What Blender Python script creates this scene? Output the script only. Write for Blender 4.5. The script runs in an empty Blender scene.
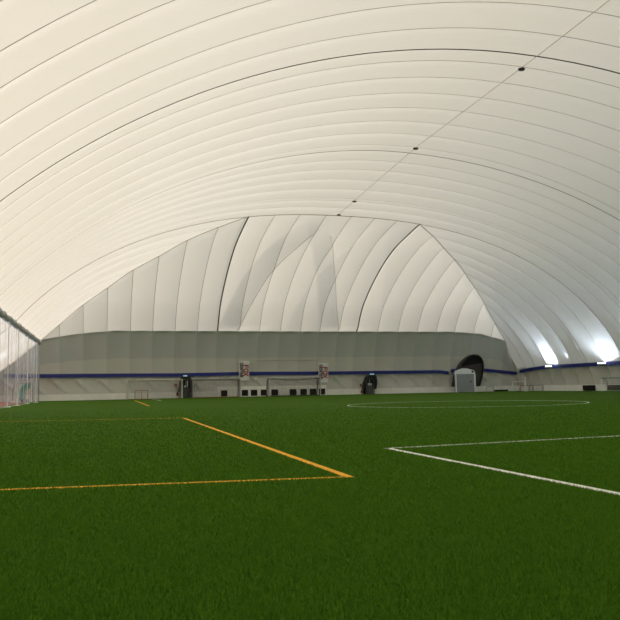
import bpy, bmesh, math, random
import numpy as np
from mathutils import Matrix, Vector
random.seed(7); RNG = np.random.default_rng(7)
S = bpy.context.scene; COL = S.collection

# ------------------------------------------------------------------ camera
F, YAW, PITCH, ROLL, CAMZ = 731.43, 0.2756, 0.1049, -0.0183, 1.034
def cam_dir(u, v, w=1.0):
    c, s = math.cos(ROLL), math.sin(ROLL); u, v = c*u - s*v, s*u + c*v
    X, Y, Z = u, w, v
    c, s = math.cos(PITCH), math.sin(PITCH); Y, Z = c*Y - s*Z, s*Y + c*Z
    c, s = math.cos(YAW), math.sin(YAW); X, Y = c*X + s*Y, -s*X + c*Y
    return Vector((X, Y, Z))
def at(px, py, Y):                       # point of the place seen at a pixel, at depth Y
    d = cam_dir((px-310)/F, -(py-310)/F); t = Y/d.y
    return Vector((d.x*t, Y, d.z*t + CAMZ))
cam = bpy.data.cameras.new('camera'); co = bpy.data.objects.new('camera', cam); COL.objects.link(co)
r, u, f = cam_dir(1, 0, 0), cam_dir(0, 1, 0), cam_dir(0, 0, 1)
m = Matrix.Identity(4)
for i in range(3): m[i][0], m[i][1], m[i][2] = r[i], u[i], -f[i]
m[2][3] = CAMZ; co.matrix_world = m
cam.sensor_width = 36; cam.sensor_fit = 'HORIZONTAL'; cam.lens = 36*F/620; cam.clip_end = 500; cam.clip_start = .05
S.camera = co
vs = S.view_settings; vs.view_transform = 'Standard'; vs.look = 'None'; vs.gamma = 1; vs.use_curve_mapping = False; vs.exposure = 0.0

# ------------------------------------------------------------------ materials
def nt(name):
    mt = bpy.data.materials.new(name); mt.use_nodes = True
    t = mt.node_tree; t.nodes.clear(); o = t.nodes.new('ShaderNodeOutputMaterial'); return mt, t, o
def noise(t, scale, detail=3, coord='Object', sc=None):
    tc = t.nodes.new('ShaderNodeTexCoord'); n = t.nodes.new('ShaderNodeTexNoise')
    n.inputs['Scale'].default_value = scale; n.inputs['Detail'].default_value = detail
    if sc:
        mp = t.nodes.new('ShaderNodeMapping'); mp.inputs['Scale'].default_value = sc
        t.links.new(tc.outputs[coord], mp.inputs[0]); t.links.new(mp.outputs[0], n.inputs['Vector'])
    else: t.links.new(tc.outputs[coord], n.inputs['Vector'])
    return n
def ramp(t, fac, a, b, lo=.3, hi=.7):
    r = t.nodes.new('ShaderNodeValToRGB'); r.color_ramp.elements[0].position = lo; r.color_ramp.elements[1].position = hi
    r.color_ramp.elements[0].color = (*a, 1); r.color_ramp.elements[1].color = (*b, 1)
    t.links.new(fac, r.inputs[0]); return r.outputs[0]
def mat(name, col, rough=.6, var=.1, scale=4, metal=0, spec=.5):
    mt, t, o = nt(name); p = t.nodes.new('ShaderNodeBsdfPrincipled')
    n = noise(t, scale); a = tuple(c*(1-var) for c in col); b = tuple(min(1, c*(1+var)) for c in col)
    t.links.new(ramp(t, n.outputs[0], a, b), p.inputs['Base Color'])
    p.inputs['Roughness'].default_value = rough; p.inputs['Metallic'].default_value = metal
    p.inputs['Specular IOR Level'].default_value = spec
    t.links.new(p.outputs[0], o.inputs[0]); return mt
def emit(name, col, s):
    mt, t, o = nt(name); e = t.nodes.new('ShaderNodeEmission'); e.inputs[0].default_value = (*col, 1); e.inputs[1].default_value = s
    t.links.new(e.outputs[0], o.inputs[0]); return mt
def membrane(name, col, tcol, fac, rough=.38, spec=.4):
    mt, t, o = nt(name); p = t.nodes.new('ShaderNodeBsdfPrincipled')
    n = noise(t, .25, 4); a = tuple(c*.97 for c in col)
    t.links.new(ramp(t, n.outputs[0], a, col), p.inputs['Base Color'])
    p.inputs['Roughness'].default_value = rough; p.inputs['Specular IOR Level'].default_value = spec
    if fac > 0:
        tr = t.nodes.new('ShaderNodeBsdfTranslucent'); tr.inputs[0].default_value = (*tcol, 1)
        mx = t.nodes.new('ShaderNodeMixShader'); mx.inputs[0].default_value = fac
        t.links.new(p.outputs[0], mx.inputs[1]); t.links.new(tr.outputs[0], mx.inputs[2]); t.links.new(mx.outputs[0], o.inputs[0])
    else: t.links.new(p.outputs[0], o.inputs[0])
    return mt
def sheer(name, col, alpha):              # fine netting seen from afar: threads and the gaps between them
    mt, t, o = nt(name); d = t.nodes.new('ShaderNodeBsdfDiffuse'); d.inputs[0].default_value = (*col, 1)
    tl = t.nodes.new('ShaderNodeBsdfTranslucent'); tl.inputs[0].default_value = (*col, 1)
    m1 = t.nodes.new('ShaderNodeMixShader'); m1.inputs[0].default_value = .5
    t.links.new(d.outputs[0], m1.inputs[1]); t.links.new(tl.outputs[0], m1.inputs[2])
    tp = t.nodes.new('ShaderNodeBsdfTransparent'); m2 = t.nodes.new('ShaderNodeMixShader')
    n = noise(t, 1.0, 2, sc=(1, 1.2, .05)); rr = t.nodes.new('ShaderNodeMapRange')
    rr.inputs[1].default_value = .3; rr.inputs[2].default_value = .7; rr.inputs[3].default_value = alpha*.7; rr.inputs[4].default_value = alpha*1.3
    t.links.new(n.outputs[0], rr.inputs[0]); t.links.new(rr.outputs[0], m2.inputs[0])
    t.links.new(tp.outputs[0], m2.inputs[1]); t.links.new(m1.outputs[0], m2.inputs[2]); t.links.new(m2.outputs[0], o.inputs[0]); return mt

def turf():
    mt, t, o = nt('turf'); p = t.nodes.new('ShaderNodeBsdfPrincipled')
    fine = noise(t, 160, 4, sc=(1, .55, 1)); mid = noise(t, 9, 4, sc=(1, .5, 1)); big = noise(t, .35, 3, sc=(.5, 1.3, 1))
    c1 = ramp(t, fine.outputs[0], TURF_A, TURF_B, .32, .68)
    def mul(c, fac, lo, hi):
        mr = t.nodes.new('ShaderNodeMapRange'); mr.inputs[1].default_value = .3; mr.inputs[2].default_value = .7
        mr.inputs[3].default_value = lo; mr.inputs[4].default_value = hi; t.links.new(fac, mr.inputs[0])
        mx = t.nodes.new('ShaderNodeVectorMath'); mx.operation = 'SCALE'
        t.links.new(c, mx.inputs[0]); t.links.new(mr.outputs[0], mx.inputs[3]); return mx.outputs[0]
    c2 = mul(c1, mid.outputs[0], .8, 1.2); c3 = mul(c2, big.outputs[0], .9, 1.1)
    t.links.new(c3, p.inputs['Base Color'])
    p.inputs['Roughness'].default_value = .85; p.inputs['Specular IOR Level'].default_value = .05
    p.inputs['Sheen Weight'].default_value = SHEEN; p.inputs['Sheen Roughness'].default_value = .45; p.inputs['Sheen Tint'].default_value = (.35, .6, .06, 1)
    b = t.nodes.new('ShaderNodeBump'); b.inputs['Strength'].default_value = .5; b.inputs['Distance'].default_value = .02
    t.links.new(fine.outputs[0], b.inputs['Height']); t.links.new(b.outputs[0], p.inputs['Normal'])
    t.links.new(p.outputs[0], o.inputs[0]); return mt
TURF_A, TURF_B, SHEEN = (.028, .076, .002), (.068, .158, .003), .0
M = dict(
    skin=membrane('dome_skin', (.86, .83, .78), (.86, .82, .76), .35, .26, .6),
    seam=mat('seam_webbing', (.30, .21, .13), .7), dark=mat('dark_webbing', (.12, .095, .065), .7),
    faint=mat('pale_webbing', (.40, .31, .22), .7),
    liner=membrane('grey_opaque_skin', (.54, .56, .53), (.5, .5, .5), 0.0, .5, .3),  # opaque grey skin for the lower part of the far end
    low_pale=membrane('pale_opaque_skin', (.65, .645, .585), (.5, .5, .5), 0.0, .5, .3),  # paler opaque skin for the lowest strip of end and sides
    turf=turf(), track=mat('red_track', (.36, .10, .08), .9, .2, 20),
    curb=mat('white_concrete', (.88, .87, .82), .8, .05, 2), board=mat('white_board', (.88, .87, .81), .6, .05, 2),
    blue=mat('blue_band', (.006, .016, .19), .5), yellow=mat('yellow_turf', (.85, .40, .005), .9, .15, 40), white=mat('white_turf', (.84, .85, .80), .9, .12, 40),
    paint=mat('white_paint', (.85, .85, .84), .4), grey=mat('grey_steel', (.30, .31, .31), .4), dgrey=mat('charcoal', (.055, .06, .06), .5),
    cream=mat('cream_steel', (.55, .52, .44), .5), black=mat('black_vinyl', (.012, .011, .011), .55), void=mat('unlit_void', (.004, .004, .004), .9),
    brown=mat('brown_vinyl', (.05, .042, .038), .6), vent=mat('vent_louvre', (.012, .007, .006), .8), rail=mat('dark_rail', (.010, .009, .009), .7),
    alu=mat('light_metal', (.80, .84, .88), .35, .06, 2), box=mat('grey_panel', (.27, .29, .30), .5, .08, 2),
    red=mat('red_paint', (.28, .03, .025), .4), rust=mat('red_brown_steel', (.32, .12, .07), .5), teal=mat('teal_net', (.06, .42, .33), .7), tealp=mat('teal_paint', (.14, .27, .25), .5),
    string=mat('grey_string', (.06, .065, .065), .8), wstring=mat('pale_string', (.45, .45, .42), .8), fabric=mat('banner_fabric', (.66, .66, .62), .7, .04), ink=mat('black_ink', (.02, .02, .02), .7), rink=mat('red_ink', (.42, .02, .03), .7),
    glass=mat('door_glass', (.16, .19, .20), .15), exit=emit('exit_lamp', (.55, .85, .95), .4), dull=mat('dull_lamp', (.4, .5, .52), .4),
    lamp=emit('flood_lens', (.86, .92, 1.0), 40), net=sheer('sheer_net', (.78, .84, .96), .24), hem=mat('grey_hem', (.52, .54, .57), .8), rope=mat('teal_rope', (.20, .27, .26), .7),
    gsteel=mat('pale_steel', (.46, .48, .49), .4), cable=mat('ridge_cable', (.60, .55, .47), .7),
)

# ------------------------------------------------------------------ mesh helpers
class MB:
    def __init__(s): s.v = []; s.f = []; s.m = []
    def add(s, vs_, fs, mi=0):
        b = len(s.v); s.v += [tuple(p) for p in vs_]; s.f += [tuple(i+b for i in q) for q in fs]; s.m += [mi]*len(fs); return s
    def box(s, a, b, mi=0, bev=0):
        (x0, y0, z0), (x1, y1, z1) = a, b
        if not bev:
            V = [(x0,y0,z0),(x1,y0,z0),(x1,y1,z0),(x0,y1,z0),(x0,y0,z1),(x1,y0,z1),(x1,y1,z1),(x0,y1,z1)]
            return s.add(V, [(0,3,2,1),(4,5,6,7),(0,1,5,4),(1,2,6,5),(2,3,7,6),(3,0,4,7)], mi)
        bm = bmesh.new(); bmesh.ops.create_cube(bm, size=1)
        for v in bm.verts: v.co = Vector(((x0+x1)/2+v.co.x*(x1-x0), (y0+y1)/2+v.co.y*(y1-y0), (z0+z1)/2+v.co.z*(z1-z0)))
        bmesh.ops.bevel(bm, geom=bm.edges[:], offset=bev, segments=2, affect='EDGES', profile=.6)
        bm.verts.index_update(); s.add([v.co for v in bm.verts], [[v.index for v in q.verts] for q in bm.faces], mi); bm.free(); return s
    def tube(s, pts, rad, n=8, mi=0, cap=True):
        pts = [Vector(p) for p in pts]; V = []; prev = None
        for i, p in enumerate(pts):
            a = pts[max(0, i-1)]; b = pts[min(len(pts)-1, i+1)]; t = (b-a).normalized()
            if prev is None: x = t.orthogonal().normalized()
            else: x = (prev - t*prev.dot(t)).normalized()
            prev = x; y = t.cross(x)
            for k in range(n):
                A = 2*math.pi*k/n; V.append(p + (x*math.cos(A)+y*math.sin(A))*rad)
        Fs = [(i*n+k, i*n+(k+1)%n, (i+1)*n+(k+1)%n, (i+1)*n+k) for i in range(len(pts)-1) for k in range(n)]
        if cap: Fs += [tuple(range(n))[::-1], tuple(range((len(pts)-1)*n, len(pts)*n))]
        return s.add(V, Fs, mi)
    def prism(s, poly, y0, y1, mi=0):     # outline in x-z, extruded along y
        n = len(poly); V = [(x, y0, z) for x, z in poly] + [(x, y1, z) for x, z in poly]
        return s.add(V, [tuple(range(n)), tuple(range(n, 2*n))[::-1]] + [(i, i+n, (i+1) % n+n, (i+1) % n) for i in range(n)], mi)
    def build(s, name, mats, parent=None, smooth=False, loc=None):
        me = bpy.data.meshes.new(name); me.from_pydata(s.v, [], s.f)
        for k in (mats if isinstance(mats, (list, tuple)) else [mats]): me.materials.append(k)
        me.polygons.foreach_set('material_index', s.m)
        if smooth: me.polygons.foreach_set('use_smooth', [True]*len(s.f))
        me.update(); o = bpy.data.objects.new(name, me); COL.objects.link(o)
        if parent: o.parent = parent
        if loc: o.location = loc
        return o
def tag(o, label=None, cat=None, group=None, kind=None):
    for k, v in (('label', label), ('category', cat), ('group', group), ('kind', kind)):
        if v: o[k] = v
    return o
def thing(name, loc, label, cat, group=None, rz=0):
    o = bpy.data.objects.new(name, None); COL.objects.link(o); o.location = loc; o.rotation_euler.z = rz; o.empty_display_size = .3
    return tag(o, label, cat, group)
def struct(o, label=None): o['kind'] = 'structure'; o['label'] = label or o.name.replace('_', ' '); return o

# ------------------------------------------------------------------ dome skin
XB, XL, XR, YC, YE, YB = -13.8, -10.4, 54.6, 66.69, 89.0, -49.0
HP = ((32.76, (18.437, 20.824, 1.98, 2.03, 1.49)), (48.89, (18.621, 20.588, 1.837, 1.982, 1.563)), (66.69, (17.646, 21.555, 2.289, 2.373, 1.71)))
def flare(z): return 3.4*max(0, 1-z/6.7)   # the left flank spreads outward behind the net
def Q(Y):
    ys = [a for a, _ in HP]; return [float(np.interp(Y, ys, [b[j] for _, b in HP])) for j in range(5)]
def zc(x, Y):                              # skin height over x
    H, xc, nL, nR, mm = Q(Y); a = (xc-x)/(xc-XL) if x < xc else (x-xc)/(XR-xc); n = nL if x < xc else nR
    return H*(1-min(1, max(0, a))**n)**(1/mm)
ZP = [0,2.69,6.7,8.51,10.68,12.09,13.6,15.01,16.06,16.76,17.16,17.45,17.7]
YP = [89,88.6,87.3,86.3,84.55,82.55,79.8,76.55,73.25,69.6,67.0,64.,60.]
def pchip(xs, ys):
    xs, ys = np.array(xs, float), np.array(ys, float); h = np.diff(xs); dl = np.diff(ys)/h; d = np.zeros_like(xs)
    for i in range(1, len(xs)-1):
        if dl[i-1]*dl[i] > 0: w1, w2 = 2*h[i]+h[i-1], h[i]+2*h[i-1]; d[i] = (w1+w2)/(w1/dl[i-1]+w2/dl[i])
    d[0], d[-1] = dl[0], dl[-1]
    def fn(x):
        x = min(max(x, xs[0]), xs[-1]); i = min(max(int(np.searchsorted(xs, x))-1, 0), len(h)-1); t = (x-xs[i])/h[i]
        return float((1+2*t)*(1-t)**2*ys[i] + t*(1-t)**2*h[i]*d[i] + t*t*(3-2*t)*ys[i+1] + t*t*(t-1)*h[i]*d[i+1])
    return fn
ye = pchip(ZP, YP)
GRz = [0,2.69,4.44,6.7,8.49,10.68,12.09,13.56,15.02,16.06,16.76,17.165]; GRx = [54.6,54.04,53.03,51.81,50.12,47.77,45.73,42.97,39.72,36.43,33.22,30.7]
GLz = [0,3.3,6.62,8.57,10.57,12.21,13.8,14.96,16.04,16.74,17.165]; GLx = [-13.8,-10.9,-7.04,-4.77,-2.3,.25,2.9,5.53,8.06,10.76,12.9]
gR, gL = pchip(GRz, GRx), pchip(GLz, GLx)                   # groin: x over z
zR, zL = pchip(GRx[::-1], GRz[::-1]), pchip(GLx, GLz)       # groin: z over x
zt = np.linspace(0, 17.7, 900); yt = np.array([ye(z) for z in zt])
def ze(Y): return float(np.interp(-Y, -yt, zt))             # end-skin height at depth Y

ARC = [zc(x, YC) for x in np.linspace(12.9, 30.7, 20)]
def top_z(x):
    if x < 12.9: return zL(x)
    if x > 30.7: return zR(x)
    return zc(x, YC)
def end_y(x, z):                           # depth of the end skin at (x, z)
    k = 1.0
    if 12.9 <= x <= 30.7: k = zc(x, YC)/17.205
    return ye(z/k)

SEAMS = [13.7,16.0,17.3,18.4,20.75,22.85,25.3,28.0,30.45,32.76,34.15,36.35,38.7,41.1,43.55,46.0,48.6,49.8,51.8,53.9,56.3,58.8,61.35,62.1,64.2]
DARK = {32.76: .06, 49.8: .045, 16.0: .05}
back = []; y = 13.7
while y > -24: y -= 2.35; back.append(round(y, 2))
SEAMS = sorted(back) + SEAMS
LK = [0, 0]
def hoop(Y, n=110, z1=None, side=None):
    """points of the hoop at Y from base to base, or from one base up to height z1"""
    H, xc, nL, nR, mm = Q(Y); P = []
    th_of = lambda z: math.asin(min(1, (z/H)**(mm/2)))
    if side is None:
        ths = [math.pi*(.5-.5*math.cos(math.pi*i/n))*.35 + math.pi*i/n*.65 for i in range(n+1)]
        if n == 110:                       # one point on each edge of the opaque lower strip
            ths[LK[0]] = th_of(3.0); ths[LK[1]] = math.pi-th_of(3.0); ths.sort()
    elif z1 > 3.1:
        ta, tg = th_of(3.0), th_of(z1); ths = [ta*i/20 for i in range(20)]+[ta+(tg-ta)*i/(n-20) for i in range(n-19)]
    else:
        tg = math.asin(min(1, (z1/H)**(mm/2))); ths = [tg*i/n for i in range(n+1)]
    for th in ths:
        s_, c_ = math.sin(min(th, math.pi-th)), abs(math.cos(th))
        z = H*max(0, s_)**(2/mm); left = (th <= math.pi/2) if side is None else side < 0
        a = c_**(2/(nL if left else nR))
        P.append((xc-a*(xc-XL)-flare(z), z) if left else (xc+a*(XR-xc), z))
    return P
def normals(P):                            # outward in the x-z plane
    N = []
    for i in range(len(P)):
        a, b = P[max(0, i-1)], P[min(len(P)-1, i+1)]; dx, dz = b[0]-a[0], b[1]-a[1]; l = math.hypot(dx, dz) or 1
        N.append((-dz/l, dx/l))
    return N
def rows_between(seams, B=.11, sub=8, wid=.022):
    out = []                               # (Y, bulge, material of the strip that follows)
    for i, s_ in enumerate(seams):
        w = DARK.get(s_, wid); mi = 2 if s_ in DARK else 1
        out.append((s_-w, 0, mi)); out.append((s_+w, 0, 0))
        if i+1 < len(seams):
            a, b = s_+w, seams[i+1]-DARK.get(seams[i+1], wid); amp = B*((b-a)/2.4)**1.3
            for k in range(1, sub):
                t = k/sub; out.append((a+(b-a)*t, amp*(1-(2*t-1)**2), 0))
    return out
def grid(mb, rows, mis, flip=False):
    n = len(rows[0]); b = len(mb.v)
    for r_ in rows: mb.v += r_
    for i in range(len(rows)-1):
        for k in range(n-1):
            q = (b+i*n+k, b+i*n+k+1, b+(i+1)*n+k+1, b+(i+1)*n+k); mb.f.append(q[::-1] if flip else q); mb.m.append(mis(i, k))
def pull(x, Y, z):                         # slanting creases under the blue band
    if not .7 < z < 2.9: return 0
    return .20*math.exp(-(((Y*.42+z*.34) % 1.0-.5)/.10)**2)*math.sin(math.pi*(z-.7)/2.2)
def wgt(x): return 1+2.0*min(1, max(0, (x-40)/9))+1.3*min(1, max(0, (2-x)/8))
P_ = hoop(49.0, 111)[:]; vault = MB()
LK[0] = min(range(1, 50), key=lambda i: abs(P_[i][1]-3.0)); LK[1] = min(range(65, 110), key=lambda i: abs(P_[i+1][1]-3.0))
full = [(YC-.05, 0, 1), (YC, 0, 0)]
RW = rows_between(SEAMS + [YC])
rows, mi_ = [], []
for Y, b, mi in RW:
    if Y > YC: Y = YC
    P = hoop(Y); N = normals(P); rows.append([(x+nx*(b*wgt(x)-pull(x, Y, z)), Y, z+nz*b*wgt(x)) for (x, z), (nx, nz) in zip(P, N)]); mi_.append(mi)
def side_mat(i, k):
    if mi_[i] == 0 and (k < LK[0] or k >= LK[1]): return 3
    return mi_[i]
grid(vault, rows, side_mat)
# beyond the last full hoop the vault only reaches up to the groins
ENDX = [-4.85,-2.29,.32,2.92,5.44,8.01,10.62,13.02,15.59,18.07,20.72,23.28,25.74,28.12,30.55,33.37,36.13,38.79,41.49,44.09,46.87,49.6]
for side in (-1, 1):
    ys = [YC] + sorted(end_y(x, top_z(x)) for x in ENDX if (x < 12.8 if side < 0 else x > 30.8)) + [88.1, 88.85]
    ys = [y for i, y in enumerate(ys) if i == 0 or y-ys[i-1] > .5]
    rows, mi_ = [], []
    for Y, b, mi in rows_between(ys, wid=.03):
        Y = max(Y, YC); zg = ze(Y) if Y > YC else 17.16
        zg = max(zg, .05); g = gL if side < 0 else gR
        P = hoop(Y, 60, zg, side); xg, xs = g(zg), P[-1][0]; X0 = XB if side < 0 else XR
        lam = (xg-X0)/(xs-X0) if abs(xs-X0) > .05 else 1
        P = [(X0+(x-X0)*(1+(lam-1)*(i/60)**1.5), z) for i, (x, z) in enumerate(P)]
        N = normals(P)
        if side > 0: N = [(-a, -c) for a, c in N]
        rows.append([(x+nx*(b*wgt(x)-pull(x, Y, z))*min(1, (60-i)/8), Y, z+nz*b*wgt(x)*min(1, (60-i)/8)) for i, ((x, z), (nx, nz)) in enumerate(zip(P, N))]); mi_.append(mi)
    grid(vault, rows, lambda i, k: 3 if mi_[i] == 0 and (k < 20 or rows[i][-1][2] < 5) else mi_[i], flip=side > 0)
# rope along the last full hoop and the groins
P = hoop(YC); vault.tube([(x, YC, z-.03) for x, z in P], .02, 5, 1)
struct(vault.build('ceiling', [M['skin'], M['faint'], M['dark'], M['low_pale']], smooth=True), 'cream ribbed air-supported dome vault')

# end skin: vertical panels, grey opaque skin below, cream skin above
ZBX = lambda x: float(np.interp(x, [-7.5, -5, -2, 1, 44, 48, 51.8, 54], [6.7, 7.2, 7.6, 7.85, 7.85, 7.6, 6.75, 5.5])); ZB2 = 4.7
CR1 = pchip([7.88, 11.29, 14.0, 15.34, 16.61, 17.25], [15.29, 16.63, 17.75, 18.73, 20.15, 21.3])
CR2 = pchip([7.92, 11.42, 15.73, 17.4], [28.15, 26.96, 24.06, 21.5])
def end_column(x, b, tpos):
    zt_ = top_z(x); pts = []
    zz = np.linspace(0, zt_, 400); yy = np.array([end_y(x, z) for z in zz])
    L = np.concatenate([[0], np.cumsum(np.hypot(np.diff(zz), np.diff(yy)))])
    def sect(z0, z1, n):
        l0, l1 = np.interp(z0, zz, L), np.interp(z1, zz, L); return [float(np.interp(l0+(l1-l0)*i/n, L, zz)) for i in range(n+1)]
    zb = ZBX(x); c = min(zb, zt_*.985); a = min(ZB2, c*.6)
    lv = sect(0, a, 26) + sect(a, c, 14)[1:] + sect(c, zt_, 70)[1:]
    out = []
    for i, z in enumerate(lv):
        y = end_y(x, z); dz = .03; y2 = end_y(x, min(z+dz, zt_)); y1 = end_y(x, max(0, z-dz)); h = (min(z+dz, zt_)-max(0, z-dz)) or 1
        ty = (y2-y1)/h; l = math.hypot(1, ty); ny, nz = 1/l, -ty/l          # outward
        k = b*min(1, (len(lv)-1-i)/8)*(3.0 if z < zb-.05 else 1.0)
        if z > 7.9:                                                          # two shallow ridges pushed inward in the skin
            for cr, A, w in ((CR1, .50, 2.4), (CR2, .42, 2.2)):
                d = cr(z)-x; fade = min(1, (zt_-z)/1.5)*min(1, (z-7.9)/.6)
                if 0 <= d < w: k -= A*(1-d/w)*fade
                elif -6 < d < 0: k -= A*(1+d/6)*fade
        if z < 3.1 and z > .7:                                               # slanting creases low on the end skin
            fr = ((x*.386 + (3.1-z)*-.42) % 1.0); k -= .24*math.exp(-((fr-.5)/.08)**2)*math.sin(math.pi*(z-.7)/2.4)
        out.append((x, y+ny*k, z+nz*k))
    return out
EX = [XB+.05, -12.6, -10.2, -7.6] + ENDX + [51.9, 54.0, 54.3, 54.55]
endm = MB(); rows = []; mi_ = []
EDARK = {13.02: .075, 30.55: .075}
for i, x0 in enumerate(EX):
    w = EDARK.get(x0, .022); rows.append(end_column(x0-w, 0, 0)); mi_.append(2 if x0 in EDARK else 1)
    rows.append(end_column(x0+w, 0, 0)); mi_.append(0)
    if i+1 < len(EX):
        a, b = x0+w, EX[i+1]-EDARK.get(EX[i+1], .022); n = 16
        for k in range(1, n):
            t = k/n; rows.append(end_column(a+(b-a)*t, .075*((b-a)/2.6)*(1-(2*t-1)**2), t)); mi_.append(0)
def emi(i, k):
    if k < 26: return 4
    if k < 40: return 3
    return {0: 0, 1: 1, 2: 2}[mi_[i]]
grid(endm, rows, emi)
zs = np.linspace(.3, 17.15, 70)
for g in (gL, gR): endm.tube([(g(z), ye(z), z) for z in zs], .035, 5, 1)
for cr, A in ((CR1, .50), (CR2, .42)):  # thin brown tube along the crest of each ridge
    Pc = []
    for z in np.linspace(7.95, 16.9, 40):
        x = cr(z); sl = (end_y(x, z+.03)-end_y(x, z-.03))/.06; l = math.hypot(1, sl); k = -A*min(1, (top_z(x)-z)/1.5)*min(1, (z-7.9)/.6)
        Pc.append((x, end_y(x, z)+k/l-.01, z-k*sl/l))
    endm.tube(Pc, .022, 4, 1)
for k in range(34):                       # row of lacing eyelets over the middle of the grey band
    x = 18.0+k*.235; y = end_y(x, 4.35); endm.box((x-.03, y-.12, 4.32), (x+.03, y-.05, 4.40), 2)
struct(endm.build('wall_back', [M['skin'], M['seam'], M['dark'], M['liner'], M['low_pale']], smooth=True), 'rounded far end of the dome, cream above a grey band')
# the end behind the camera, closing the dome
rear = MB(); rows = []; Y0 = SEAMS[0]
for j in range(25):
    a = math.pi/2*j/24; P = hoop(Y0, 60); sc = math.cos(a)
    rows.append([(22.1+(x-22.1)*(sc if j < 24 else .001), Y0-24*math.sin(a), z*(sc**.8 if j < 24 else 0)) for x, z in P])
grid(rear, rows, lambda i, k: 0, flip=True)
struct(rear.build('wall_front', [M['skin']], smooth=True), 'rounded near end of the dome')

# ------------------------------------------------------------------ floor, base walls, blue band
fl = MB(); fl.add([(XB-.4, -50, 0), (XR+.4, -50, 0), (XR+.4, YE+.4, 0), (XB-.4, YE+.4, 0)], [(0, 1, 2, 3)])
struct(fl.build('floor', M['turf']), 'green artificial turf')
struct(MB().box((XB+.5, -30, 0), (-7.35, 88, .012)).build('floor_track', M['track']), 'strip of red track behind the divider net')
struct(MB().box((XB+.3, 88.3, 0), (XR-.3, 88.75, .72)).build('baseboard_back', M['curb']), 'white base wall of the far end')
struct(MB().box((54.05, -24, 0), (54.4, 88.3, .72)).build('baseboard_right', M['curb']), 'white base wall along the right side')
struct(MB().box((XB+.15, -24, 0), (XB+.5, 88.3, .72)).build('baseboard_left', M['curb']), 'white base wall along the left side')
def band(name, pts, lab, h=.21):
    mb = MB(); V = []
    for p in pts:
        for dy, dz in ((0, -h), (0, h)): V.append((p[0], p[1], p[2]+dz))
    n = len(pts); V2 = [(x+p[3], y+p[4], z) for (x, y, z), p in zip(V, [q for q in pts for _ in (0, 1)])]
    Fs = []
    for i in range(n-1):
        a = 2*i; Fs += [(a, a+2, a+3, a+1), (2*n+a, 2*n+a+1, 2*n+a+3, 2*n+a+2), (a+1, a+3, 2*n+a+3, 2*n+a+1), (a, 2*n+a, 2*n+a+2, a+2)]
    Fs += [(0, 1, 2*n+1, 2*n), (2*n-2, 4*n-2, 4*n-1, 2*n-1)]
    mb.add(V+V2, Fs); return struct(mb.build(name, M['blue']), lab)
def wallband(px0, px1, name, lab, n=60):
    pts = []
    for i in range(n+1):
        px = px0+(px1-px0)*i/n
        py = float(np.interp(px, [0,38,130,180,240,330,440,449,452,456,484,490,519], [376,376,375.2,375,373.6,373,371.7,373,370.6,370.4,370,370.6,373.5]))
        p = at(px, py, 88.3); y = end_y(min(p.x, 53.5), p.z)-.16; p = at(px, py, y); pts.append((p.x, p.y, p.z, 0, .05))
    return band(name, pts, lab)
wallband(3, 449, 'trim_1', 'blue band across the far end of the dome')
wallband(451, 519, 'trim_2', 'short blue band behind the equipment door')
def xr(z, Y):                              # inner face of the right skin
    H, xc, nL, nR, mm = Q(Y); return xc+(XR-xc)*(1-(z/H)**mm)**(1/nR)
def xl(z, Y):
    H, xc, nL, nR, mm = Q(Y); return xc-(xc-XL)*(1-(z/H)**mm)**(1/nL)-flare(z)
pts = []
for i in range(80):
    Y = 87.6-i*1.4; z = 3.02-.45*max(0, (Y-80)/8)**1.5; pts.append((xr(z, Y)-.12, Y, z, .05, 0))
band('trim_3', pts, 'blue band along the right side of the dome')
pts = []
for i in range(80):
    Y = 87.6-i*1.4; pts.append((xl(3.02, Y)+.12, Y, 3.02, -.05, 0))
band('trim_4', pts, 'blue band along the left side of the dome')

# ------------------------------------------------------------------ ridge cable and its plates
rc = MB(); rc.tube([(22.1-.35*max(0, (Y-50)/17), Y, zc(22.1, Y)-.03) for Y in np.linspace(-24, 66.6, 90)], .017, 5)
tag(rc.build('ridge_cable', M['cable']), 'thin grey cable running along the ridge of the dome', 'cable')
for Y, lab in ((34.2, 'large-looking dark plate on the ridge cable near the top right corner'), (48.55, 'dark ridge plate at the double bright rib, second along the cable'),
               (61.75, 'third dark ridge plate along the cable, just above the farthest one'), (66.1, 'smallest dark ridge plate where the cable meets the end panels')):
    z = zc(22.1, Y)-.08; X = 22.1-.35*max(0, (Y-50)/17)
    t = thing('ridge_plate', (X, Y, z), lab, 'plate', 'dark plates along the ridge')
    b = MB(); ring = [(math.cos(a)*.20, math.sin(a)*.17) for a in np.linspace(0, 2*math.pi, 16, endpoint=False)]
    b.add([(x, y_, -.05) for x, y_ in ring]+[(x*.8, y_*.8, -.09) for x, y_ in ring]+[(x, y_, .0) for x, y_ in ring],
          [tuple(range(16, 32))[::-1]]+[(i, (i+1) % 16, 16+(i+1) % 16, 16+i) for i in range(16)][::1]+[(32+i, 32+(i+1) % 16, (i+1) % 16, i) for i in range(16)]+[tuple(range(32, 48))])
    b.build('plate', M['dgrey'], t)
    MB().tube([(0, 0, -.12), (0, 0, -.09)], .05, 8).build('bolt', M['grey'], t)

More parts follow.
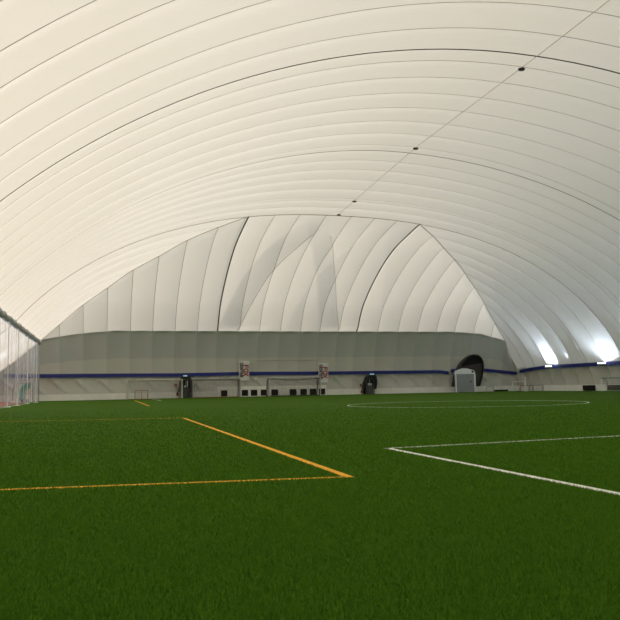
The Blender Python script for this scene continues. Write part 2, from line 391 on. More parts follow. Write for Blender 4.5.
# ------------------------------------------------------------------ floodlights along both sides
def make_flood(loc, side, lab, grp):
    t = thing('floodlight', loc, lab, 'floodlight', grp)
    hb = MB(); hb.box((-.28, -.45, -.14), (.22, .45, .06), bev=.03); hb.build('housing', M['grey'], t)
    MB().box((-.24, -.40, .06), (.18, .40, .075)).build('lens', M['lamp'], t)
    [MB().box((.2, q, -.10), (.55, q+.06, -.04)).build('bracket', M['grey'], t) for q in (-.3, .24)]
    if side < 0: t.rotation_euler.z = math.pi
    L = bpy.data.lights.new('floodlight_beam', 'SPOT'); L.energy = FLOOD; L.color = (.66, .80, 1.0); L.spot_size = math.radians(150); L.spot_blend = .7; L.shadow_soft_size = .25
    lo = bpy.data.objects.new('floodlight_beam', L); COL.objects.link(lo); lo.parent = t; lo.location = (0, 0, .16)
    lo.rotation_euler = Vector((.18, 0, 1)).to_track_quat('-Z', 'Y').to_euler()
    return t
FLOOD = 1400
for k in range(-2, 9):
    Y = 79.7-10.1*(8-k)
    for side in (1, -1):
        x = xr(3.0, Y)-.7 if side > 0 else xl(3.0, Y)+.7
        if side > 0 and k == 8: lab, g = 'glaring floodlight low on right side wall, nearer the far corner', 'floodlights along the right side'
        elif side > 0 and k == 7: lab, g = 'glaring floodlight low on right side wall above the teal-barred goal', 'floodlights along the right side'
        elif side > 0: lab, g = 'floodlight on the right side wall beyond the edge of the view', 'floodlights along the right side'
        else: lab, g = 'floodlight glowing behind the pale divider net on the left', 'floodlights behind the net'
        make_flood((x, Y, 3.0), side, lab, g)

# ------------------------------------------------------------------ field lines
def line(name, a, b, w, mt, lab, cat='field line', grp=None):
    a, b = Vector((*a, 0)), Vector((*b, 0)); d = (b-a).normalized(); n = Vector((-d.y, d.x, 0))*w/2
    mb = MB(); V = [a-n, b-n, b+n, a+n]; mb.add([(p.x, p.y, 0) for p in V]+[(p.x, p.y, .004) for p in V], [(0,3,2,1),(4,5,6,7),(0,1,5,4),(1,2,6,5),(2,3,7,6),(3,0,4,7)])
    return tag(mb.build(name, mt), lab, cat, grp)
line('yellow_line', (2.72, 8.06), (2.80, 27.1), .10, M['yellow'], 'long yellow sideline running away from the near corner', grp='yellow field lines')
line('yellow_line', (2.665, 8.11), (-2.0, 8.70), .10, M['yellow'], 'near yellow line crossing the turf to the left edge', grp='yellow field lines')
line('yellow_line', (2.85, 27.05), (-6.5, 29.3), .07, M['yellow'], 'faint far yellow line at the end of the sideline', grp='yellow field lines')
line('yellow_line', (2.86, 48.9), (3.06, 76.5), .12, M['yellow'], 'short-looking yellow line on the turf before the small red-brown goal', grp='yellow field lines')
line('white_line', (4.54, 11.52), (4.63, 1.5), .10, M['white'], 'bold white sideline coming toward the right edge', grp='white field lines')
line('white_line', (4.49, 11.47), (22.0, 13.3), .10, M['white'], 'thin white line crossing from the white corner to the right edge', grp='white field lines')
line('white_line', (5.19, 83.3), (5.37, 72.5), .12, M['white'], 'short white dash near the far goals', grp='white field lines')
line('white_line', (-6.75, 30), (-6.75, 74), .12, M['white'], 'white line along the foot of the divider net', grp='white field lines')
ci = MB(); n = 96; cx, cy, R0 = 18.65, 35.85, 6.25
for rr in (R0-.035, R0+.035):
    for z in (0, .004): ci.v += [(cx+rr*math.cos(2*math.pi*i/n), cy+rr*math.sin(2*math.pi*i/n), z) for i in range(n)]
for i in range(n):
    j = (i+1) % n
    for q in ((n+i, 3*n+i, 3*n+j, n+j), (i, n+i, n+j, j), (2*n+i, 2*n+j, 3*n+j, 3*n+i), (i, j, 2*n+j, 2*n+i)): ci.f.append(q); ci.m.append(0)
tag(ci.build('centre_circle', M['white']), 'thin white circle marked on the turf at right', 'field line', 'white field lines')

# ------------------------------------------------------------------ goals
def strings(mb, quad, nu, nv, rad=.011, sag=0):
    A, B, C_, D = [Vector(p) for p in quad]
    def P(u, v):
        p = A.lerp(B, u).lerp(D.lerp(C_, u), v); p.z -= sag*math.sin(math.pi*u)*math.sin(math.pi*v); return p
    ns = 6 if sag else 1
    for i in range(nu+1): mb.tube([P(i/nu, k/ns) for k in range(ns+1)], rad, 3, cap=False)
    for j in range(nv+1): mb.tube([P(k/ns, j/nv) for k in range(ns+1)], rad, 3, cap=False)
def goal(x0, x1, Y, H, depth, frame, net, lab, rad=.06, grp='soccer goals at the far end', td=.9, back=None, step=.16, sag=.0):
    W = x1-x0; t = thing('soccer_goal', ((x0+x1)/2, Y, 0), lab, 'goal', grp); h = W/2
    for s_ in (-1, 1):
        MB().tube([(s_*h, 0, 0), (s_*h, 0, H)], rad, 8).build('post', frame, t)
        MB().tube([(s_*h, 0, H-.03), (s_*h, td*.6, H-.03), (s_*h, td, H-.22), (s_*h, depth, .06)], rad*.75, 6).build('side_stay', back or frame, t)
        MB().tube([(s_*h, 0, .05), (s_*h, depth, .05)], rad*.75, 6).build('ground_bar', back or frame, t)
    MB().tube([(-h-rad, 0, H), (h+rad, 0, H)], rad, 8).build('crossbar', frame, t)
    MB().tube([(-h, depth, .05), (h, depth, .05)], rad*.75, 6).build('ground_bar', back or frame, t)
    nb = MB(); strings(nb, [(-h, td, H-.2), (h, td, H-.2), (h, depth, .06), (-h, depth, .06)], int(W/step), int(H/step), sag=sag)
    strings(nb, [(-h, 0, H), (h, 0, H), (h, td, H-.2), (-h, td, H-.2)], int(W/step), int(td/step)+1, sag=sag)
    for s_ in (-1, 1): strings(nb, [(s_*h, 0, H), (s_*h, depth*.8, H-.3), (s_*h, depth, .06), (s_*h, 0, .06)], int(depth/step), int(H/step))
    nb.build('net', net, t); return t
YG = 84.9
g0, g1 = at(127.3, 398.5, YG).x, at(182.3, 398, YG).x
goal(g0, g1, YG, 2.15, 1.7, M['cream'], M['wstring'], 'wide cream-framed soccer goal left of the narrow dark revolving door')
g0, g1 = at(193.0, 397, YG).x, at(240.0, 397, YG).x
goal(g0, g1, YG, 2.15, 1.7, M['grey'], M['string'], 'grey-framed soccer goal between the revolving door and the left banner', back=M['rust'])
g0, g1 = at(269.3, 396, YG).x, at(320.6, 395, YG).x
goal(g0, g1, YG, 2.2, 1.7, M['gsteel'], M['string'], 'light metal soccer goal in front of the row of dark vents', back=M['dgrey'], sag=.25)
# small training goal
g0, g1 = at(135, 398.5, 83.9).x, at(147.8, 398.3, 83.9).x
t = thing('hockey_goal', ((g0+g1)/2, 83.9, 0), 'small red-brown framed goal standing inside the cream soccer goal', 'goal'); h = (g1-g0)/2
for s_ in (-1, 0, 1): MB().tube([(s_*h, 0, 0), (s_*h, 0, 1.0)], .03, 8).build('post', M['rust'], t)
MB().tube([(-h-.03, 0, 1.0), (h+.03, 0, 1.0)], .035, 8).build('crossbar', M['rust'], t)
for s_ in (-1, 1): MB().tube([(s_*h, 0, .97), (s_*h, .35, .8), (s_*h, .6, .03), (s_*h, 0, .03)], .022, 6).build('side_stay', M['rust'], t)
MB().tube([(-h, .6, .03), (h, .6, .03)], .022, 6).build('ground_bar', M['rust'], t)
nb = MB(); strings(nb, [(-h, .35, .8), (h, .35, .8), (h, .6, .03), (-h, .6, .03)], 10, 6, .007); nb.build('net', M['wstring'], t)
# goal by the right wall
Yr = 69.0; p = at(602, 390.9, Yr); t = thing('folding_goal', (p.x, Yr, 0), 'low goal with teal crossbar by the right wall at the edge', 'goal')
MB().tube([(0, 0, 0), (0, 0, 1.42)], .05, 8).build('post', M['paint'], t)
MB().tube([(.0, -.0, 1.42), (.45, -4.4, 1.42)], .055, 8).build('crossbar', M['tealp'], t)
MB().tube([(.45, -4.4, 0), (.45, -4.4, 1.42)], .05, 8).build('post', M['paint'], t)
MB().tube([(.04, -.3, 1.40), (.65, -.1, 1.0), (.7, 0, .02)], .05, 8).build('side_stay', M['tealp'], t)
MB().tube([(1.15, -4.4, .05), (.7, 0, .05)], .04, 8).build('ground_bar', M['grey'], t)
nb = MB(); strings(nb, [(.06, -.1, 1.38), (.48, -4.3, 1.38), (1.12, -4.3, .06), (.7, -.05, .06)], 26, 9, .008); nb.build('net', M['wstring'], t)
# teal goal behind the divider net
p0, p1 = at(19, 402, 80).x, at(36, 402, 80).x
t = thing('training_goal', ((p0+p1)/2-.45, 80, 0), 'small goal with teal net at the divider net on the left', 'goal'); h = (p1-p0)/2
MB().tube([(h, 0, 0), (h, 0, 1.95)], .05, 8).build('post', M['paint'], t)
MB().tube([(-h+.5, 0, 0), (-h+.5, 0, 1.2), (-h+.65, 0, 1.6), (-h+1.0, 0, 1.9)], .07, 8).build('post', M['teal'], t)
MB().tube([(-h+.3, 0, 1.95), (h+.05, 0, 1.95)], .05, 8).build('crossbar', M['rope'], t)
MB().tube([(-h+.3, 0, 1.95), (-h-.05, .2, 1.7), (-h-.2, .4, 1.25), (-h-.2, .5, .05)], .045, 8).build('side_stay', M['rope'], t)
MB().tube([(h+.05, 0, 1.95), (h+.05, .7, .05)], .04, 8).build('side_stay', M['rope'], t)
MB().box((-h-.3, -.08, 0), (h+.1, .08, .16), bev=.03).build('ground_bar', M['paint'], t)
nb = MB(); strings(nb, [(-h+1.0, .05, 1.9), (h, .05, 1.9), (h-.3, .4, 1.35), (-h+.7, .4, 1.15)], 26, 10, .024); strings(nb, [(-h+.5, 0, 1.3), (-h+1.0, .05, 1.9), (-h+.9, .4, .1), (-h+.4, .4, .1)], 7, 18, .024)
nb.build('net', M['teal'], t)
for k, x in enumerate((-.02, .42)):
    MB().tube([(x-.12, -.12, .16), (x+.12, -.12, .16)], .16, 12).build('wheel', M['black'], t)

# ------------------------------------------------------------------ divider net on the left
XN = -6.95
t = thing('divider_net', (XN, 60, 0), 'sheer pale divider net hanging along the left side of the turf', 'net')
nm = MB(); rows = []
for i in range(181):
    Y = 20+i*(87.0-20)/180; rows.append([(.06*math.sin(Y*1.9)*(.3+.7*(1-k/12))+.05*math.sin(Y*5.3+k*.2), Y-60, .05+6.5*k/12) for k in range(13)])
grid(nm, rows, lambda i, k: 0); nm.build('curtain', M['net'], t, smooth=True)
hm = MB()
for i in range(180):
    pass
hm.tube([(0+.04*math.sin(i*1.7), -40+i*67/120, 6.52+.07*math.sin(i*1.1)) for i in range(121)], .26, 7); hm.build('top_hem', M['hem'], t, smooth=True)
MB().tube([(0, 26.9, .02), (0, 26.9, 6.5)], .07, 8).build('edge_rope', M['rope'], t)
for px, py, lab in ((7, 406, 'white net post nearest the left edge of the turf'), (17, 404.4, 'second white net post, left of the teal goal'), (27, 403, 'white net post rising behind the teal goal'), (35.8, 402, 'white net post at the far end of the divider net')):
    d = cam_dir((px-310)/F, -(py-310)/F); Yp = (XN+.5)/d.x*d.y
    t = thing('net_post', (XN+.5, Yp, 0), lab, 'post', 'white posts along the divider net')
    MB().tube([(0, 0, 0), (0, 0, 6.0)], .032, 8).build('pole', M['paint'], t)
    MB().box((-.2, -.2, 0), (.2, .2, .06), bev=.015).build('base_plate', M['paint'], t)

# ------------------------------------------------------------------ white board with vents
p0, p1 = at(217.5, 397, 88).x, at(326.5, 395, 88).x
t = tag(MB().box((p0, 87.95, 0), (p1, 88.28, 1.25), bev=.02).build('duct_housing', M['board']), 'long white low housing with dark square vents at the foot of the far wall', 'housing')
VL = [(221, 227.3, 'lone dark vent inside the grey-framed goal'), (241.8, 248, 'dark vent right below the left banner'), (250.9, 257.2, 'dark vent midway between left banner and light metal goal'),
      (260.8, 266.7, 'brownish dark vent just outside left post of the light metal goal'), (271.4, 278, 'first dark vent inside the light metal goal, beside its left post'),
      (289.8, 296.3, 'dark vent right of the wide blank stretch inside the light metal goal'), (300.3, 306.6, 'dark vent third along inside the light metal goal'),
      (309.9, 316.2, 'plain black vent left of right post of the light metal goal'), (318.9, 325, 'dark vent behind right post of the light metal goal')]
for a, b, lab in VL:
    yc_ = 396.2-(a-221)*.0172; A = at(a, yc_, 87.95); B = at(b, yc_-6.0, 87.95); w, h = B.x-A.x, B.z-A.z
    t = thing('louvre_vent', ((A.x+B.x)/2, 87.95, A.z), lab, 'vent', 'dark vents along the far wall')
    fr = MB(); e = .05
    for q in (((-w/2, -.06, 0), (w/2, 0, e)), ((-w/2, -.06, h-e), (w/2, 0, h)), ((-w/2, -.06, e), (-w/2+e, 0, h-e)), ((w/2-e, -.06, e), (w/2, 0, h-e))): fr.box(*q)
    fr.build('frame', M['rail'], t)
    MB().box((-w/2+e, -.012, e), (w/2-e, 0, h-e)).build('opening', M['void'], t)
    lv = MB()
    for k in range(5):
        z = e+(h-2*e)*(k+.5)/5; lv.add([(-w/2+e, -.05, z-.03), (w/2-e, -.05, z-.03), (w/2-e, -.015, z+.03), (-w/2+e, -.015, z+.03), (-w/2+e, -.05, z-.015), (w/2-e, -.05, z-.015), (w/2-e, -.015, z+.045), (-w/2+e, -.015, z+.045)], [(0,3,2,1),(4,5,6,7),(0,1,5,4),(1,2,6,5),(2,3,7,6),(3,0,4,7)])
    lv.build('louvres', M['vent'], t)
# long grilles on the right wall and the corner
def grille(px0, px1, py0, py1, X, lab):
    def pt(px, py):
        d = cam_dir((px-310)/F, -(py-310)/F); k = X/d.x; return Vector((X, d.y*k, d.z*k+CAMZ))
    A, B = pt(px0, py1), pt(px1, py0); L = A.y-B.y; h = .62
    t = thing('louvre_grille', (X, (A.y+B.y)/2, .04), lab, 'vent', 'long grilles on the right base wall'); l = L/2
    MB().box((.01, -l, 0), (.05, l, h)).build('opening', M['void'], t)
    fr = MB()
    for q in (((-.04, -l, 0), (.05, l, .05)), ((-.04, -l, h-.05), (.05, l, h)), ((-.04, -l, .05), (.05, -l+.06, h-.05)), ((-.04, l-.06, .05), (.05, l, h-.05))): fr.box(*q)
    fr.build('frame', M['rail'], t)
    s_ = MB()
    for k in range(5): s_.box((-.025, -l+.06, .09+k*.1), (.005, l-.06, .13+k*.1))
    s_.build('louvres', M['vent'], t); return t
grille(583.2, 595, 386.3, 391, 53.98, 'long dark grille on right base wall left of teal-barred goal')
grille(608, 628, 386.3, 391.5, 53.98, 'long dark grille on right base wall behind teal-barred goal')
A = at(494.5, 392, 88.2); B = at(507.5, 390.5, 88.2)
t = tag(MB().box((A.x, 88.0, 0), (B.x, 88.28, .22), bev=.02).build('floor_duct', M['rail']), 'low black strip on the ground right of the grey equipment door', 'duct')

# ------------------------------------------------------------------ banners
def letter_poly(ch):
    """strokes of a block letter in a 1 x 1 cell, as boxes or slanted bars ((x0,y0),(x1,y1))"""
    return {'F': [((0,0),(0,1)), ((0,1),(1,1)), ((0,.52),(.75,.52))], 'O': [((.25,0),(0,.25)), ((0,.25),(0,.75)), ((0,.75),(.25,1)), ((.25,1),(.75,1)), ((.75,1),(1,.75)), ((1,.75),(1,.25)), ((1,.25),(.75,0)), ((.75,0),(.25,0))],
            'X': [((0,0),(1,1)), ((0,1),(1,0))], 'C': [((1,.8),(.75,1)), ((.75,1),(.25,1)), ((.25,1),(0,.75)), ((0,.75),(0,.25)), ((0,.25),(.25,0)), ((.25,0),(.75,0)), ((.75,0),(1,.2))],
            'E': [((0,0),(0,1)), ((0,1),(1,1)), ((0,.5),(.8,.5)), ((0,0),(1,0))], 'N': [((0,0),(0,1)), ((0,1),(1,0)), ((1,0),(1,1))], 'T': [((0,1),(1,1)), ((.5,0),(.5,1))],
            'R': [((0,0),(0,1)), ((0,1),(.8,1)), ((.8,1),(1,.85)), ((1,.85),(1,.62)), ((1,.62),(.8,.48)), ((.8,.48),(0,.48)), ((.5,.48),(1,0))]}[ch]
def word(txt, x_base, z_top, cap, adv, wid, thick, mt, parent):
    """text turned a quarter clockwise: reads downward, letter tops to the right"""
    mb = MB()
    for i, ch in enumerate(txt):
        for (a, b), (c, d) in letter_poly(ch):
            p = Vector((x_base+b*cap, 0, z_top-i*adv-a*wid)); q = Vector((x_base+d*cap, 0, z_top-i*adv-c*wid)); dv = (q-p).normalized()*thick/2; n = Vector((-dv.z, 0, dv.x))
            p -= dv; q += dv; V = [p-n, q-n, q+n, p+n]
            mb.add([(k.x, -.030, k.z) for k in V]+[(k.x, -.018, k.z) for k in V], [(0,1,2,3),(4,7,6,5),(0,4,5,1),(1,5,6,2),(2,6,7,3),(3,7,4,0)])
    return mb.build('lettering', mt, parent)
def banner(pxs, lab, tilt):
    TL, TR, BL = pxs; Y = 87.55; A, B, C_ = at(*TL, Y), at(*TR, Y), at(*BL, Y); w, h = B.x-A.x, A.z-C_.z
    t = thing('hanging_banner', ((A.x+B.x)/2, Y, C_.z), lab, 'banner', 'banners on the far wall'); t.rotation_euler.y = tilt
    c = MB(); V = []; nx, nz = 6, 12
    for yy in (-.016, .0):
        for k in range(nz+1):
            for i in range(nx+1): V.append((-w/2+w*i/nx, yy+.02*math.sin(k*.7+i*.5), h*k/nz)) if False else V.append((-w/2+w*i/nx, yy, h*k/nz))
    n1 = (nx+1)*(nz+1); Fs = []
    for k in range(nz):
        for i in range(nx):
            a = k*(nx+1)+i; Fs += [(a, a+1, a+nx+2, a+nx+1), (n1+a, n1+a+nx+1, n1+a+nx+2, n1+a+1)]
    ringi = [i for i in range(nx+1)]+[k*(nx+1)+nx for k in range(1, nz+1)]+[nz*(nx+1)+i for i in range(nx-1, -1, -1)]+[k*(nx+1) for k in range(nz-1, 0, -1)]
    for a, b in zip(ringi, ringi[1:]+ringi[:1]): Fs.append((a, n1+a, n1+b, b))
    c.add(V, Fs); c.build('cloth', M['fabric'], t)
    MB().tube([(-w/2-.04, 0, h), (w/2+.04, 0, h)], .03, 6).build('top_rod', M['paint'], t)
    MB().tube([(-w/2-.04, 0, 0), (w/2+.04, 0, 0)], .03, 6).build('bottom_rod', M['paint'], t)
    o = word('FOX', -w*.02, h*.78, w*.40, h*.20, h*.15, .13, M['rink'], t); o['label'] = 'red lettering'
    o = word('CENTER', -w*.38, h*.90, w*.25, h*.130, h*.092, .095, M['ink'], t); o['label'] = 'black lettering'
banner(((238.8, 361.3), (248.9, 361.3), (239.6, 380.0)), 'white banner with red and black upright lettering, above the lone vents at left', .02)
banner(((318.0, 363.4), (327.6, 363.0), (318.6, 382.0)), 'white banner with red and black upright lettering over right post of light metal goal', .035)

# ------------------------------------------------------------------ revolving doors
def arch(outline, Y): return [(at(a, b, Y).x, max(0, at(a, b, Y).z)) for a, b in outline]
def revolving(hood_px, drum_px, lamp_px, label, bright, Y=87.5):
    O = arch(hood_px, Y); cx_ = sum(x for x, z in O)/len(O)
    d0, d1 = at(drum_px[0], 397, Y).x, at(drum_px[1], 397, Y).x; zt_ = at(drum_px[0], drum_px[2], Y).z
    t = thing('revolving_door', ((d0+d1)/2, Y, 0), label, 'door', 'dark revolving doors'); ox = (d0+d1)/2
    P = [(x-ox, z) for x, z in O]; hood = MB(); n = len(P)
    k = .8; I = [((x-.0)*k, max(0, z-.14) if z > .8 else z) for x, z in P]
    V = [(x, -.2, z) for x, z in P]+[(x, -.2, z) for x, z in I]+[(x*1.02, .58, z) for x, z in P]
    Fs = [(i, i+1, n+i+1, n+i) for i in range(n-1)]+[(i, 2*n+i, 2*n+i+1, i+1) for i in range(n-1)]
    hood.add(V, Fs); V2 = [(x, .55, z) for x, z in I]+[(I[-1][0], .55, 0), (I[0][0], .55, 0)]
    hood.add(V2, [tuple(range(len(V2)))]); hood.add([(x, -.2, z) for x, z in I]+[(x, .55, z) for x, z in I], [(i, n+i, n+i+1, i+1) for i in range(n-1)])
    hood.build('hood', M['black'], t)
    w = (d1-d0)/2; rim = w*.98
    dr = MB(); segs = 20; ring = lambda z, rr: [(rr*math.cos(a), rr*.6*math.sin(a)-.0, z) for a in np.linspace(math.pi*1.02, math.pi*1.98, segs)]
    lo_, hi_ = ring(0, rim), ring(zt_*.52, rim); dr.add(lo_+hi_+ring(0, rim-.05)+ring(zt_*.52, rim-.05), [(i, i+1, segs+i+1, segs+i) for i in range(segs-1)]+[(2*segs+i, 3*segs+i, 3*segs+i+1, 2*segs+i+1) for i in range(segs-1)]+[(segs+i, segs+i+1, 3*segs+i+1, 3*segs+i) for i in range(segs-1)])
    dr.build('drum', M['dgrey'], t)
    MB().prism([(-w, zt_*.86), (w, zt_*.86), (w*.9, zt_), (-w*.9, zt_)], -.35, .45).build('canopy', M['black'], t)
    MB().tube([(0, -.05, 0), (0, -.05, zt_*.9)], .045, 8).build('shaft', M['grey'], t)
    for s_ in (-1, 1): MB().box((s_*w-.04, -.32, 0), (s_*w+.04, -.22, zt_*.9)).build('jamb', M['dgrey'], t)
    for a in (.5, 2.2):
        c, s_ = math.cos(a)*w*.85, math.sin(a)*.4; z0, z1 = zt_*.54, zt_*.84
        wg = MB(); wg.add([(0, -.06, z0), (c, -.06-abs(s_)*.4, z0), (c, -.06-abs(s_)*.4, z1), (0, -.06, z1), (0, -.03, z0), (c, -.03-abs(s_)*.4, z0), (c, -.03-abs(s_)*.4, z1), (0, -.03, z1)], [(0,1,2,3),(4,7,6,5),(0,4,5,1),(1,5,6,2),(2,6,7,3),(3,7,4,0)]); wg.build('door_wing', M['rail'], t)
    for (a, b, c, d) in bright:
        A, B = at(a, d, Y-.35), at(c, b, Y-.35); MB().box((A.x-ox, -.36, A.z), (B.x-ox, -.33, B.z)).build('lit_pane', M['glassb'], t)  # light showing through the door, painted as pale panes
    a, b, c, d = lamp_px; A, B = at(a, d, Y-.3), at(c, b, Y-.3); ex = MB().box((A.x-ox, -.32, A.z), (B.x-ox, -.2, B.z), bev=.01).build('exit_lamp', M['exit'], t)
M['glassb'] = mat('painted_lit_glass', (.50, .58, .58), .2)
revolving([(178.6, 392), (179.4, 386), (180.3, 380), (182.0, 376.4), (184.5, 374.8), (188, 374.8), (190.3, 376.6), (191.6, 380), (192.2, 386), (192.6, 392)], (181.2, 190.2, 378), (183.3, 375.0, 187.3, 376.6),
          'dark revolving door with arched black hood between two goals', [(184.0, 385.6, 185.8, 387.2), (186.9, 380.5, 187.8, 387.0)])
revolving([(363.2, 389), (364.2, 383), (365.8, 379), (367.8, 375.6), (369.6, 373.8), (374.4, 373.6), (376.0, 376), (376.9, 380), (376.7, 384), (376.0, 389)], (366.0, 373.6, 377), (370.0, 373.6, 374.2, 374.8),
          'dark revolving door with arched black hood standing alone right of the banners', [(367.9, 383.1, 369.3, 385.2), (370.3, 383.3, 371.6, 385.2)])
def extinguisher(px, py0, py1, lab, signy):
    A, B = at(px, py1, 88.2), at(px, py0, 88.2); h = B.z-A.z
    t = thing('fire_extinguisher', (A.x, 88.17, A.z), lab, 'extinguisher', 'red fire extinguishers')
    MB().tube([(0, 0, 0), (0, 0, h*.72)], .13, 12).build('cylinder', M['red'], t)
    MB().tube([(0, 0, h*.72), (0, 0, h*.84), (.08, -.03, h)], .045, 8).build('valve', M['dgrey'], t)
    MB().tube([(.03, -.05, h*.86), (.17, -.1, h*.6), (.16, -.1, h*.2)], .025, 6).build('hose', M['black'], t)
    C_ = at(px-1.4, signy, 88.2); tag(MB().box((C_.x-.13, 88.05, C_.z-.16), (C_.x+.13, 88.08, C_.z+.16), bev=.006).build('safety_sign', M['red']), lab.replace('red fire extinguisher', 'small red sign above the fire extinguisher'), 'sign', 'small red signs')
extinguisher(177.2, 391.8, 395.8, 'red fire extinguisher left of the revolving door between goals', 385)
extinguisher(361.7, 389.8, 393.2, 'red fire extinguisher left of the lone revolving door', 385.2)

# ------------------------------------------------------------------ equipment door with its dark collar
Y = 86.3; bx0, bx1 = at(456.2, 392, Y).x, at(475.6, 392, Y).x; ox = (bx0+bx1)/2; w = (bx1-bx0)/2; zt_ = at(466, 374.0, Y).z; zp = at(464, 368.4, Y).z; zs_ = at(466, 370.5, Y).z
t = thing('equipment_door', (ox, Y, 0), 'large grey double equipment door box set into a dark arched opening', 'door')
MB().box((-w, 0, 0), (w, .35, zt_), bev=.03).build('cabin', M['box'], t)
MB().prism([(-w-.04, zt_), (w+.04, zt_), (w*.92, zs_), (w*.15, zp), (-w*.2, zp), (-w*.92, zs_)], -.06, .4).build('roof_panel', M['alu'], t)
MB().box((w-.16, -.08, 0), (w+.05, .1, zt_)).build('jamb', M['alu'], t); MB().box((-w-.05, -.08, 0), (-w+.09, .1, zt_)).build('jamb', M['alu'], t)
for s_ in (-1, 1):
    x0, x1 = (-w+.09, -.02) if s_ < 0 else (.0, w-.16)
    dl = MB().box((x0+.01, -.045, .03), (x1-.01, 0, zt_-.05), bev=.012).build('door_leaf', M['box'], t)
    hx = (x0+x1)/2+(.1 if s_ > 0 else -.05); MB().box((hx-.13, -.09, 1.25), (hx+.13, -.05, 1.45), bev=.015).build('handle', M['dgrey'] if s_ > 0 else M['grey'], dl)
Cc = at(472.2, 371.6, Y); MB().tube([(Cc.x-ox, -.12, Cc.z), (Cc.x-ox, -.06, Cc.z)], .14, 12).build('pressure_vent', M['rail'], t)
O = [(453.4, 387.3), (453.9, 382), (455.2, 376), (457.2, 371), (459.5, 366), (462.5, 361.5), (466.5, 357.6), (470.5, 355), (475, 354.2), (479, 355.2), (482, 358), (483.6, 362), (484.0, 367), (483.3, 373), (481.8, 380), (479.6, 387)]
def onwall(a, b, off):
    y_ = 87.0
    for _ in range(6): q = at(a, b, y_); y_ = end_y(q.x, max(q.z, .1))-off
    return q
Pf = [(onwall(a, b, .45).x-ox, onwall(a, b, .45).z) for a, b in O]; n = len(Pf)
c = MB(); cxm = sum(x for x, z in Pf)/n; I = [(cxm+(x-cxm)*.93, z-.12 if z > 1.5 else z) for x, z in Pf]
yq = [-.05+(max(0, 2.6-z)*-.0) + (end_y(x+ox, max(z, .1))-Y-.45) for x, z in Pf]
c.add([(x, y_, z) for (x, z), y_ in zip(Pf, yq)]+[(x, y_, z) for (x, z), y_ in zip(I, yq)]+[(x, y_+1.0, z) for (x, z), y_ in zip(Pf, yq)], [(i, i+1, n+i+1, n+i) for i in range(n-1)]+[(i, 2*n+i, 2*n+i+1, i+1) for i in range(n-1)])
c.build('collar', M['brown'], t)
zcut = at(470, 362.6, 87).z
bk = MB(); low = [(x, z) for x, z in I if z < zcut]; hi = [(x, z) for x, z in I if z >= zcut]
bk.add([(x, end_y(x+ox, max(z, .1))-Y-.30, z) for x, z in low], [tuple(range(len(low)))]); bk.build('lining', M['brown'], t)
nl = [i for i, (x, z) in enumerate(I) if z >= zcut]; ext = [I[nl[0]-1]]+hi+[I[nl[-1]+1]]
hv = MB(); hv.add([(x, end_y(x+ox, max(z, .1))-Y-.27, z) for x, z in ext], [tuple(range(len(ext)))]); hv.build('opening', M['void'], t)

# ------------------------------------------------------------------ small wire frames and the folded goals in the corner
def wire(name, px0, px1, py0, py1, Y, mt, lab, cat, dip=False):
    A, B = at(px0, py1, Y), at(px1, py0, Y); w, h = (B.x-A.x)/2, B.z-max(0, A.z)
    z0 = max(0, A.z); t = thing(name, ((A.x+B.x)/2, Y, z0), lab, cat)
    for s_ in (-1, 1): MB().tube([(s_*w, 0, 0), (s_*w, 0, h)], .035, 6).build('upright', mt, t)
    zz = (lambda u: h*(.15+.5*(2*u-1)**2)) if dip else (lambda u: h)
    MB().tube([(-w+2*w*k/8, 0, zz(k/8)) for k in range(9)], .03, 6).build('rail', mt, t); return t
wire('wire_hanger', 341.3, 347.8, 387.2, 391.8, 88.2, M['paint'], 'small white looped hanger on base wall right of the right banner', 'hanger', True)
wire('wire_hanger', 209.5, 214.5, 389.3, 393.6, 88.2, M['paint'], 'small white looped hanger on base wall inside the grey-framed goal', 'hanger', True)
wire('wire_stand', 486.5, 493.5, 386.6, 392, 88.0, M['grey'], 'thin grey wire frame standing right of the equipment door', 'frame')
wire('wire_stand', 598.5, 601.3, 385.6, 391, 70.5, M['paint'], 'thin pale wire frame beside the teal-barred goal', 'frame')
def folded(px0, px1, pyt, Y, mt, lab):
    A, B = at(px0, 391, Y), at(px1, pyt, Y); w, h = (B.x-A.x)/2, B.z
    t = thing('folded_goal', ((A.x+B.x)/2, Y, 0), lab, 'goal', 'folded goals in the far right corner')
    for s_ in (-1, 1):
        MB().tube([(s_*w, 0, 0), (s_*w, 0, h)], .045, 6).build('post', mt, t)
        MB().tube([(s_*w, 0, h), (s_*w, .35, .04), (s_*w, 0, .04)], .03, 6).build('side_stay', mt, t)
    MB().tube([(-w, 0, h), (w, 0, h)], .045, 6).build('crossbar', mt, t)
    nb = MB(); strings(nb, [(-w, .05, h-.05), (w, .05, h-.05), (w, .33, .05), (-w, .33, .05)], max(4, int(w*8)), max(4, int(h*6)), .009); nb.build('net', M['wstring'], t)
folded(513, 524.5, 381.5, 85.6, M['paint'], 'pale folded goal at left of the corner stack')
folded(520.5, 533, 385.5, 84.0, M['rust'], 'low red-brown folded goal in front of the corner stack')
folded(530, 543, 385.0, 81.6, M['grey'], 'low grey folded goal right of the tall white corner pole')
P0 = at(526, 391.5, 82.8); P1 = at(524.8, 377, 82.8)
t = thing('corner_pole', (P0.x, 82.8, 0), 'tall white pole standing among folded goals in the far right corner', 'pole')
MB().tube([(0, 0, 0), (P1.x-P0.x+.03, 0, P1.z)], .075, 8).build('pole', M['paint'], t)
MB().box((-.25, -.25, 0), (.25, .25, .08), bev=.02).build('base_plate', M['paint'], t)

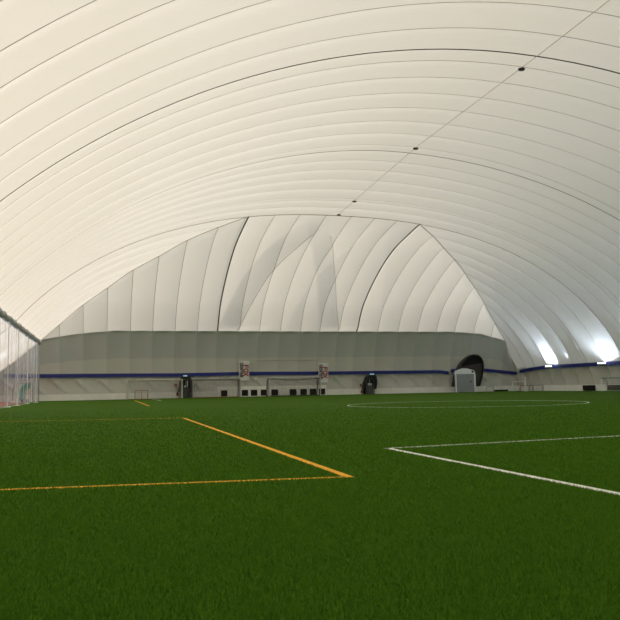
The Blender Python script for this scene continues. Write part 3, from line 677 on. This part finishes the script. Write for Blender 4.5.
# ------------------------------------------------------------------ standing turf fibres close by
def fibres():
    pos = []
    n0 = 1350000
    u = RNG.random(n0); Y = 2.0*np.exp(u*math.log(45/2.0)); half = .47*Y+2.6
    X = Y*math.tan(YAW)+(RNG.random(n0)*2-1)*half
    keep = (RNG.random(n0) < np.clip(1-np.log(np.maximum(Y, 5)/5)/math.log(45/5), 0, 1)**1.2) & (X > -6.5)
    for (ax, ay), (bx, by) in (((2.72, 8.0), (2.80, 27.1)), ((2.77, 8.11), (-2.0, 8.70)), ((4.54, 11.52), (4.63, 1.5)), ((4.49, 11.47), (22, 13.3)), ((2.85, 27.05), (-6.5, 29.3))):
        dx, dy = bx-ax, by-ay; L = math.hypot(dx, dy); t = ((X-ax)*dx+(Y-ay)*dy)/L; e = np.abs((X-ax)*dy-(Y-ay)*dx)/L
        keep &= ~((e < .07) & (t > -.02) & (t < L+.02))
    keep &= np.abs(np.hypot(X-18.65, Y-35.85)-6.25) > .12
    X, Y = X[keep], Y[keep]; n = len(X)
    h = .022+.014*RNG.random(n); w = np.maximum(.0022, Y*.00042)*(.7+.6*RNG.random(n)); a = RNG.random(n)*6.283; la = RNG.random(n)*6.283; l = h*(.2+.7*RNG.random(n))
    V = np.zeros((n, 3, 3)); V[:, 0, 0] = X-w*np.cos(a); V[:, 0, 1] = Y-w*np.sin(a); V[:, 1, 0] = X+w*np.cos(a); V[:, 1, 1] = Y+w*np.sin(a)
    V[:, 2, 0] = X+l*np.cos(la); V[:, 2, 1] = Y+l*np.sin(la); V[:, 2, 2] = h
    me = bpy.data.meshes.new('grass'); me.vertices.add(3*n); me.vertices.foreach_set('co', V.ravel().astype(np.float32))
    me.loops.add(3*n); me.loops.foreach_set('vertex_index', np.arange(3*n, dtype=np.int32)); me.polygons.add(n)
    me.polygons.foreach_set('loop_start', np.arange(0, 3*n, 3, dtype=np.int32)); me.polygons.foreach_set('loop_total', np.full(n, 3, dtype=np.int32))
    me.update(calc_edges=True); me.materials.append(M['fibre']); o = bpy.data.objects.new('grass', me); COL.objects.link(o)
    tag(o, 'short green turf fibres covering the near ground', 'grass', kind='stuff')
def fibre_mat():
    mt, t, o = nt('turf_fibre'); p = t.nodes.new('ShaderNodeBsdfPrincipled'); n = noise(t, 60, 3); t.links.new(ramp(t, n.outputs[0], FIB_A, FIB_B), p.inputs['Base Color'])
    p.inputs['Roughness'].default_value = .6; p.inputs['Specular IOR Level'].default_value = .06; t.links.new(p.outputs[0], o.inputs[0]); return mt
FIB_A, FIB_B = (.041, .122, .008), (.100, .240, .012)
M['fibre'] = fibre_mat(); fibres()

# ------------------------------------------------------------------ daylight
W = bpy.data.worlds.new('overcast'); S.world = W; W.use_nodes = True; wt = W.node_tree
bg = wt.nodes['Background']; tc = wt.nodes.new('ShaderNodeTexCoord'); sx = wt.nodes.new('ShaderNodeSeparateXYZ'); cr = wt.nodes.new('ShaderNodeValToRGB')
mr = wt.nodes.new('ShaderNodeMapRange'); mr.inputs[1].default_value = -1; mr.inputs[2].default_value = 1
wt.links.new(tc.outputs['Generated'], sx.inputs[0]); wt.links.new(sx.outputs[2], mr.inputs[0]); wt.links.new(mr.outputs[0], cr.inputs[0])
e = cr.color_ramp.elements; e[0].position = .485; e[0].color = (.10, .10, .09, 1); e[1].position = .515; e[1].color = (.33, .38, .415, 1)
q = e.new(1.0); q.color = (.92, .98, 1.03, 1)
wt.links.new(cr.outputs[0], bg.inputs[0]); bg.inputs[1].default_value = .95
sun = bpy.data.lights.new('sun', 'SUN'); sun.energy = 6.6; sun.color = (1.0, .885, .755); sun.angle = math.radians(25)
so = bpy.data.objects.new('sun', sun); COL.objects.link(so); so.location = (-40, -20, 60)
so.rotation_euler = Vector((.80, -.05, -.54)).to_track_quat('-Z', 'Y').to_euler()
